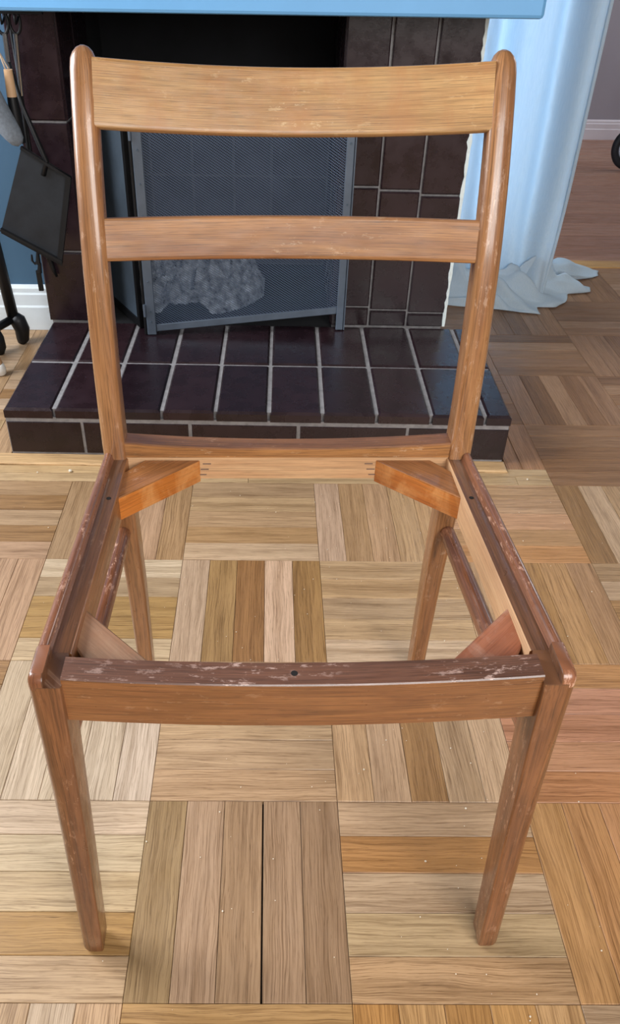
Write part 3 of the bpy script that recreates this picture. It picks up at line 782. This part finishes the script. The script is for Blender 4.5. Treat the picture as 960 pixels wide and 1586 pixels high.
# ---- corner blocks
def prism(poly, z0, z1, name, mats, top_mi=1, side_mi=0, bev=0.001, parent=None):
    bm = bmesh.new(); uvl = bm.loops.layers.uv.verify()
    A = [bm.verts.new((x, y, z0)) for x, y in poly]; C_ = [bm.verts.new((x, y, z1)) for x, y in poly]; n = len(poly)
    bm.faces.new(A[::-1]); bm.faces.new(C_)
    for i in range(n): bm.faces.new([A[i], A[(i+1) % n], C_[(i+1) % n], C_[i]])
    bmesh.ops.recalc_face_normals(bm, faces=bm.faces)
    bmesh.ops.bevel(bm, geom=bm.edges[:], offset=bev, segments=1, affect='EDGES')
    bm.normal_update()
    dx, dy = poly[-1][0]-poly[0][0], poly[-1][1]-poly[0][1]; L = math.hypot(dx, dy); dx /= L; dy /= L
    for f in bm.faces:
        f.material_index = top_mi if f.normal.z > 0.6 else side_mi
        for lp in f.loops:
            c_ = lp.vert.co; uu = c_.x*dx+c_.y*dy
            lp[uvl].uv = (uu, (c_.x*-dy+c_.y*dx) if abs(f.normal.z) > 0.6 else c_.z)
    return cpart(name, bm, mats, ang=0.3, parent=parent)
for sgn in (-1, 1):
    xr = 0.1985
    b1 = prism([(sgn*xr, 0.308), (sgn*xr, 0.362), (sgn*0.176, 0.3895), (sgn*0.108, 0.3895)], 0.3800, 0.4120, 'corner_block', ['w_orange', 'w_blocktop'])
    # dark open slots of the finger joint, at the rail end of the rear blocks
    for q in range(3):
        z = 0.387+0.008*q
        ob = obj('joint_slot', box_mesh('joint_slot', -0.005, 0.005, -0.0006, 0.0006, -0.0005, 0.0005), M['slot'], b1)
        ob.location = (sgn*(0.106-0.003*q), 0.3888, z+0.004)
        ob = obj('joint_slot', box_mesh('joint_slot', -0.0006, 0.0006, -0.005, 0.005, -0.0007, 0.0007), M['slot'], b1)
        ob.location = (sgn*(0.1985), 0.305-0.002*q, z)
    prism([(sgn*0.2030, 0.116), (sgn*0.2030, 0.066), (sgn*0.1850, 0.0370), (sgn*0.122, 0.0345)], 0.3880, 0.4220, 'corner_block', ['w_pale', 'w_pale'] if sgn < 0 else ['w_redblock', 'w_redblock'], bev=0.0016)

# ================================================================== CURTAIN
cur = tag(empty('curtain', (0.88, 2.1, 0)), 'long sheer white curtain pooling on the floor right of the fireplace', 'curtain')
cur_o = Vector((0.88, 2.1, 0))
def fold(u, z):
    k_ = 0.6+0.4*min(1, z/1.2)
    return (0.030*math.sin(u*17+0.6)+0.014*math.sin(u*31+1.7)+0.010*math.sin(u*9+z*1.3))*k_+0.008*mnoise.noise((u*4, z*2.2, 1))
bm = bmesh.new(); nu, nz = 90, 60; g = []
for j in range(nz+1):
    z = 2.40*(j/nz)**1.2+0.006
    for i in range(nu+1):
        u = i/nu; x = 0.60+0.432*u
        low = max(0.0, 1-z/0.30)
        y = 2.10+fold(u, z)-0.10*low*low*(0.4+0.6*u)+0.035*math.sin(u*12+1.0)*low
        x += -0.045*low*low*u*u+0.010*math.sin(z*9+u*3)*low
        if u > 0.97: y -= 0.012*(u-0.97)/0.03
        g.append(bm.verts.new(Vector((x, y, z))-cur_o))
for j in range(nz):
    for i in range(nu):
        a = j*(nu+1)+i; bm.faces.new([g[a], g[a+1], g[a+nu+2], g[a+nu+1]])
sheet = obj('sheet', tomesh('sheet', bm, True), M['curtain'], cur)
so = sheet.modifiers.new('thickness', 'SOLIDIFY'); so.thickness = 0.0012
bm = bmesh.new(); tube(bm, [Vector((1.030-0.045*max(0, 1-z/0.3)**2, 2.10+fold(1.0, z)-0.012-0.10*max(0, 1-z/0.3)**2+0.035*math.sin(13.0)*max(0, 1-z/0.3), z))-cur_o for z in [0.02+2.37*i/50 for i in range(51)]], 0.0055, 8)
obj('hem', tomesh('hem', bm, True), M['curtain'], cur)
# the pool of cloth on the floor
def outer(t):
    pts = [(0.60, 1.990), (0.72, 1.945), (0.84, 1.925), (0.905, 1.905), (0.957, 1.890), (0.962, 1.945), (1.02, 1.945), (1.060, 1.985), (1.09, 2.050), (1.165, 2.075), (1.178, 2.110), (1.10, 2.160), (1.235, 2.210), (1.250, 2.262), (1.180, 2.300), (1.13, 2.330), (1.09, 2.400), (1.04, 2.43)]
    f = t*(len(pts)-1); i = min(int(f), len(pts)-2); w_ = f-i
    return Vector((pts[i][0]*(1-w_)+pts[i+1][0]*w_, pts[i][1]*(1-w_)+pts[i+1][1]*w_, 0))
bm = bmesh.new(); na, nb = 110, 30; g = []
for a in range(na+1):
    t = a/na; po = outer(t); pi_ = Vector((0.62+0.36*min(1, t*1.6), 2.03+0.12*max(0, t*1.6-0.7), 0))
    for b in range(nb+1):
        s = b/nb; p = pi_.lerp(po, s)
        ridge = 0.5+0.5*math.sin(t*46+3.5*mnoise.noise((t*6, s*2, 2))+s*4)
        cross = 0.5+0.5*math.sin(s*11+t*9+3*mnoise.noise((t*5, s*3, 8)))
        hgt = 0.085*(1-s)**1.6+(0.024+0.034*(1-s))*ridge**1.5*(0.30+0.70*cross)*(1-s**8)
        p.z = 0.003+max(0, hgt)
        p.x += 0.006*mnoise.noise((t*20, s*5, 3)); p.y += 0.006*mnoise.noise((t*20, s*5, 9))
        g.append(bm.verts.new(p-cur_o))
for a in range(na):
    for b in range(nb):
        k_ = a*(nb+1)+b; bm.faces.new([g[k_], g[k_+1], g[k_+nb+2], g[k_+nb+1]])
pool = obj('pooled_hem', tomesh('pooled_hem', bm, True), M['curtain'], cur)
so = pool.modifiers.new('thickness', 'SOLIDIFY'); so.thickness = 0.0015; so.offset = 1

# ================================================================== FIRE TOOLS on the left
TY = 1.500
def loopring(bm, c, rx, rz, r, n=24):
    tube(bm, [Vector(c)+Vector((rx*math.cos(2*PI*i/n), 0, rz*math.sin(2*PI*i/n))) for i in range(n)], r, 8, True)
# rack the tools hang from, fixed under the mantel
rack = tag(empty('tool_rack', (-0.40, 1.49, 0.7955)), 'black iron hook bar under the left end of the mantel', 'tool rack')
RO = Vector((-0.40, 1.49, 0.7955))
bm = bmesh.new(); bm_box(bm, -0.10, 0.10, -0.006, 0.006, -0.010, 0.0); obj('bar', tomesh('bar', bm), M['black_iron'], rack)
for x in (-0.385, -0.357, -0.42, -0.44):
    bm = bmesh.new(); tube(bm, [Vector((x, 1.49, 0.790))-RO, Vector((x, 1.49, 0.775))-RO, Vector((x, 1.493, 0.768))-RO, Vector((x, 1.503, 0.770))-RO, Vector((x, 1.520, 0.778))-RO], 0.0025, 6)
    obj('hook', tomesh('hook', bm, True), M['black_iron'], rack)

def tool(name, label, cat, base): return tag(empty(name, base), label, cat)
# poker
b0 = Vector((-0.40, 1.520, 0.205))
pk = tool('fire_poker', 'long thin fire poker with chrome shaft and black loop beside the brown jamb', 'poker', b0)
bm = bmesh.new(); loopring(bm, Vector((-0.366, 1.520, 0.768))-b0, 0.011, 0.021, 0.0032); obj('loop', tomesh('loop', bm, True), M['black_iron'], pk)
bm = bmesh.new(); cyl(bm, Vector((-0.368, 1.520, 0.748))-b0, Vector((-0.3755, 1.520, 0.634))-b0, 0.0055, 0.0050, 12); obj('grip', tomesh('grip', bm, True, 0.6), M['chrome'], pk)
bm = bmesh.new(); cyl(bm, Vector((-0.3755, 1.520, 0.634))-b0, Vector((-0.388, 1.520, 0.295))-b0, 0.0038, 0.0038, 10); obj('shaft', tomesh('shaft', bm, True, 0.6), M['black_iron'], pk)
bm = bmesh.new(); bm_box(bm, -0.006, 0.005, -0.003, 0.003, 0, 0.05); 
for (z0, z1, r0, r1) in ((0.045, 0.068, 0.006, 0.004), (0.066, 0.10, 0.0065, 0.003)): cyl(bm, (0.002, 0, z0), (0.006, 0, z1), r0, r1, 8)
tube(bm, [Vector((0.004, 0, 0.075)), Vector((-0.006, 0, 0.066)), Vector((-0.011, 0, 0.074)), Vector((-0.010, 0, 0.088))], [0.0035, 0.003, 0.003, 0.002], 6)
obj('tip', tomesh('tip', bm), M['black_iron'], pk)
# tongs: only the jaw shows below the pan
b0 = Vector((-0.366, 1.534, 0.235))
tg = tool('fire_tongs', 'black iron fire tongs whose claw shows below the shovel pan', 'tongs', b0)
bm = bmesh.new(); tube(bm, [Vector((-0.380, 1.534, 0.760))-b0, Vector((-0.378, 1.534, 0.5))-b0, Vector((-0.372, 1.534, 0.31))-b0], 0.0036, 8); obj('arm', tomesh('arm', bm, True), M['black_iron'], tg)
bm = bmesh.new(); tube(bm, [(-0.006, 0, 0.075), (-0.008, 0, 0.05), (-0.002, 0, 0.02), (0.004, 0, 0.0)], [0.005, 0.007, 0.006, 0.003], 8); obj('jaw', tomesh('jaw', bm, True), M['black_iron'], tg)
bm = bmesh.new(); cyl(bm, (-0.020, -0.004, 0.066), (-0.020, 0.004, 0.066), 0.005, None, 10); obj('pivot', tomesh('pivot', bm), M['black_iron'], tg)
# shovel: hangs head down in front of the jamb
b0 = Vector((-0.36, 1.47, 0.30))
sh = tool('ash_shovel', 'flat black ash shovel hanging tilted with its square pan down', 'shovel', b0)
Cn = [Vector((-0.377, 1.470, 0.546)), Vector((-0.279, 1.470, 0.484)), Vector((-0.322, 1.455, 0.300)), Vector((-0.449, 1.455, 0.372))]
ex = (Cn[1]-Cn[0]).normalized(); ez = (Cn[3]-Cn[0]).normalized(); en = ez.cross(ex).normalized()
if en.y > 0: en = -en
bm = bmesh.new()
def slab(P, n_, t0, t1):
    A = [bm.verts.new(p+n_*t0-b0) for p in P]; C_ = [bm.verts.new(p+n_*t1-b0) for p in P]
    bm.faces.new(A[::-1]); bm.faces.new(C_)
    for i in range(len(P)): bm.faces.new([A[i], A[(i+1) % len(P)], C_[(i+1) % len(P)], C_[i]])
slab(Cn, en, 0, 0.003)
pan = obj('pan', tomesh('pan', bm), M['pan'], sh)
ctr = sum(Cn, Vector())/4
for i in (0, 1, 2):
    bm = bmesh.new(); p, q = Cn[i], Cn[(i+1) % 4]; ins = (ctr-(p+q)/2).normalized()
    w_ = 0.012 if i == 1 else 0.006
    slab([p, q, q+ins*w_, p+ins*w_], en, 0.003, 0.016 if i != 1 else 0.012)
    obj('pan_wall', tomesh('pan_wall', bm), M['black_iron'], pan)
bm = bmesh.new(); p = Cn[3]; q = Cn[2]; ins = (ctr-(p+q)/2).normalized(); slab([p, q, q-ins*0.010, p-ins*0.008], en, -0.004, 0.001); obj('pan_lip', tomesh('pan_lip', bm), M['black_iron'], pan)
top_mid = (Cn[0]+Cn[1])/2
bm = bmesh.new(); tube(bm, [top_mid-ez*-0.03+en*0.004-b0, top_mid+en*0.008-b0, Vector((-0.368, 1.487, 0.62))-b0, Vector((-0.385, 1.497, 0.70))-b0], [0.006, 0.006, 0.0048, 0.0048], 10); obj('shaft', tomesh('shaft', bm, True), M['black_iron'], sh)
bm = bmesh.new(); cyl(bm, Vector((-0.385, 1.497, 0.70))-b0, Vector((-0.384, 1.499, 0.750))-b0, 0.0055, None, 12); obj('grip', tomesh('grip', bm, True, 0.6), M['chrome'], sh)
bm = bmesh.new(); loopring(bm, Vector((-0.386, 1.499, 0.770))-b0, 0.012, 0.021, 0.0034); obj('loop', tomesh('loop', bm, True), M['black_iron'], sh)
# brush with wooden ferrule on a twine loop
b0 = Vector((-0.368, 1.43, 0.56))
br = tool('hearth_brush', 'hearth brush with pale wooden grip and black bristles on a twine loop', 'brush', b0)
bm = bmesh.new(); cyl(bm, Vector((-0.3695, 1.43, 0.696))-b0, Vector((-0.3700, 1.43, 0.647))-b0, 0.0085, 0.0102, 16); obj('handle', tomesh('handle', bm, True, 0.6), M['handle_wood'], br)
bm = bmesh.new(); tube(bm, [Vector((-0.3700, 1.43, 0.647))-b0, Vector((-0.3695, 1.43, 0.61))-b0, Vector((-0.3685, 1.43, 0.560))-b0], [0.0100, 0.013, 0.012], 14); obj('bristles', tomesh('bristles', bm, True, 0.6), M['black_iron'], br)
bm = bmesh.new(); tube(bm, [Vector((-0.374, 1.43, 0.694))-b0, Vector((-0.392, 1.455, 0.735))-b0, Vector((-0.408, 1.480, 0.772))-b0, Vector((-0.396, 1.460, 0.735))-b0, Vector((-0.3685, 1.431, 0.697))-b0], 0.0016, 6); obj('twine', tomesh('twine', bm, True), M['twine'], br)
# grey felt mitt
b0 = Vector((-0.376, 1.40, 0.561))
gm = tag(obj('felt_mitt', None or tomesh('felt_mitt', (lambda bm: (tube(bm, [(-0.048, 0, 0.14), (-0.040, 0, 0.11), (-0.026, 0, 0.075), (-0.010, 0, 0.045), (0.004, 0, 0.022), (0.012, 0, 0.008), (0.016, 0, 0.002)], [0.026, 0.027, 0.026, 0.023, 0.019, 0.014, 0.006], 18), bm)[1])(bmesh.new()), True), M['felt'], None, b0), 'grey felt mitt hanging in front of the brush at the left edge', 'mitt')

# black iron stand at the left edge
b0 = Vector((-0.551, 1.66, 0))
st = tag(empty('log_stand', b0), 'black iron stand with round feet at the left edge by the skirting', 'stand')
bm = bmesh.new(); tube(bm, [Vector((-0.549, 1.64, 0.52))-b0, Vector((-0.537, 1.65, 0.28))-b0, Vector((-0.528, 1.66, 0.075))-b0], 0.015, 12); obj('upright', tomesh('upright', bm, True), M['black_iron'], st)
bm = bmesh.new(); tube(bm, [Vector((-0.528, 1.66, 0.078))-b0, Vector((-0.518, 1.662, 0.066))-b0, Vector((-0.511, 1.664, 0.040))-b0, Vector((-0.514, 1.664, 0.012))-b0, Vector((-0.519, 1.66, 0.0))-b0], [0.016, 0.021, 0.020, 0.017, 0.010], 14); obj('foot', tomesh('foot', bm, True), M['black_iron'], st)
bm = bmesh.new(); tube(bm, [Vector((-0.531, 1.655, 0.072))-b0, Vector((-0.571, 1.58, 0.068))-b0, Vector((-0.651, 1.45, 0.066))-b0], 0.011, 10); obj('rail', tomesh('rail', bm, True), M['black_iron'], st)
bm = bmesh.new(); tube(bm, [Vector((-0.563, 1.60, 0.066))-b0, Vector((-0.558, 1.597, 0.045))-b0, Vector((-0.558, 1.595, 0.018))-b0, Vector((-0.559, 1.595, 0.0))-b0], [0.012, 0.016, 0.018, 0.010], 12); obj('foot', tomesh('foot', bm, True), M['black_iron'], st)
bm = bmesh.new(); tube(bm, [Vector((-0.681, 1.44, 0.066))-b0, Vector((-0.681, 1.44, 0.03))-b0, Vector((-0.681, 1.44, 0.0))-b0], [0.012, 0.018, 0.010], 12); obj('foot', tomesh('foot', bm, True), M['black_iron'], st)
bm = bmesh.new(); tube(bm, [Vector((-0.681, 1.44, 0.06))-b0, Vector((-0.691, 1.43, 0.30))-b0, Vector((-0.701, 1.42, 0.52))-b0], 0.013, 12); obj('upright', tomesh('upright', bm, True), M['black_iron'], st)

# pale furniture leg with a white rounded tip
b0 = Vector((-0.524, 1.474, 0))
fl = tag(empty('furniture_leg', b0), 'pale wooden furniture leg with white rounded tip at the left edge', 'furniture leg')
bm = bmesh.new(); tube(bm, [(0, 0, 0.0), (0, 0, 0.004), (0, 0, 0.016), (-0.001, 0, 0.026), (-0.003, 0, 0.030)], [0.009, 0.013, 0.0145, 0.0125, 0.010], 16); obj('tip', tomesh('tip', bm, True), M['white'], fl)
bm = bmesh.new(); tube(bm, [(-0.002, 0, 0.026), (-0.05, 0.01, 0.20), (-0.10, 0.02, 0.40)], [0.0115, 0.017, 0.021], 14); obj('shaft', tomesh('shaft', bm, True), M['handle_wood'], fl)

# pushchair wheel in the next room, at the right edge
wc = Vector((1.822, 3.60, 0.098))
wh = tag(empty('pushchair_wheel', Vector((wc.x, wc.y, 0))), 'black rubber pushchair wheel with silver rim at the right edge', 'wheel')
bm = bmesh.new(); tube(bm, [Vector((0.081*math.cos(2*PI*i/40), 0, 0.098+0.081*math.sin(2*PI*i/40))) for i in range(40)], 0.0168, 12, True); obj('tyre', tomesh('tyre', bm, True), M['rubber'], wh)
bm = bmesh.new(); tube(bm, [Vector((0.060*math.cos(2*PI*i/40), 0, 0.098+0.060*math.sin(2*PI*i/40))) for i in range(40)], 0.007, 8, True); obj('rim', tomesh('rim', bm, True), M['silver'], wh)
for i in range(5):
    a = 2*PI*i/5+0.3; bm = bmesh.new(); cyl(bm, (0.012*math.cos(a), 0, 0.098+0.012*math.sin(a)), (0.058*math.cos(a), 0, 0.098+0.058*math.sin(a)), 0.007, 0.006, 8); obj('spoke', tomesh('spoke', bm), M['silver'], wh)
bm = bmesh.new(); cyl(bm, (0, -0.018, 0.098), (0, 0.018, 0.098), 0.016, None, 16); obj('hub', tomesh('hub', bm, True, 0.6), M['rubber'], wh)
bm = bmesh.new(); tube(bm, [(0, 0.022, 0.098), (0.03, 0.026, 0.20), (0.10, 0.026, 0.42)], 0.011, 10); obj('fork', tomesh('fork', bm, True), M['rubber'], wh)

# crumbs of wood dust on the floor
bm = bmesh.new(); rnd = random.Random(3)
known = [(350, 340, 0), ]
def crumb(x, y, r_):
    bmesh.ops.create_icosphere(bm, subdivisions=1, radius=r_, matrix=Matrix.Translation((x, y, r_*0.6+0.0002)) @ Matrix.Diagonal((1, rnd.uniform(0.7, 1.3), 0.8, 1)))
for i in range(170):
    x = rnd.gauss(0.30, 0.28); y = rnd.uniform(-0.02, 0.98)
    crumb(x, y, rnd.choice((0.0005, 0.0006, 0.0008, 0.0008, 0.0011)))
for (x, y, r_) in ((-0.262, 1.035, 0.0042), (0.42, 0.24, 0.0016), (0.355, 0.165, 0.0016), (0.70, 1.02, 0.0022), (-0.33, 1.03, 0.002), (0.29, 0.30, 0.0013)): crumb(x, y, r_)
cr = obj('wood_crumbs', tomesh('wood_crumbs', bm), M['crumb'])
tag(cr, 'scattered pale wood crumbs on the parquet floor', 'crumbs', None, 'stuff')
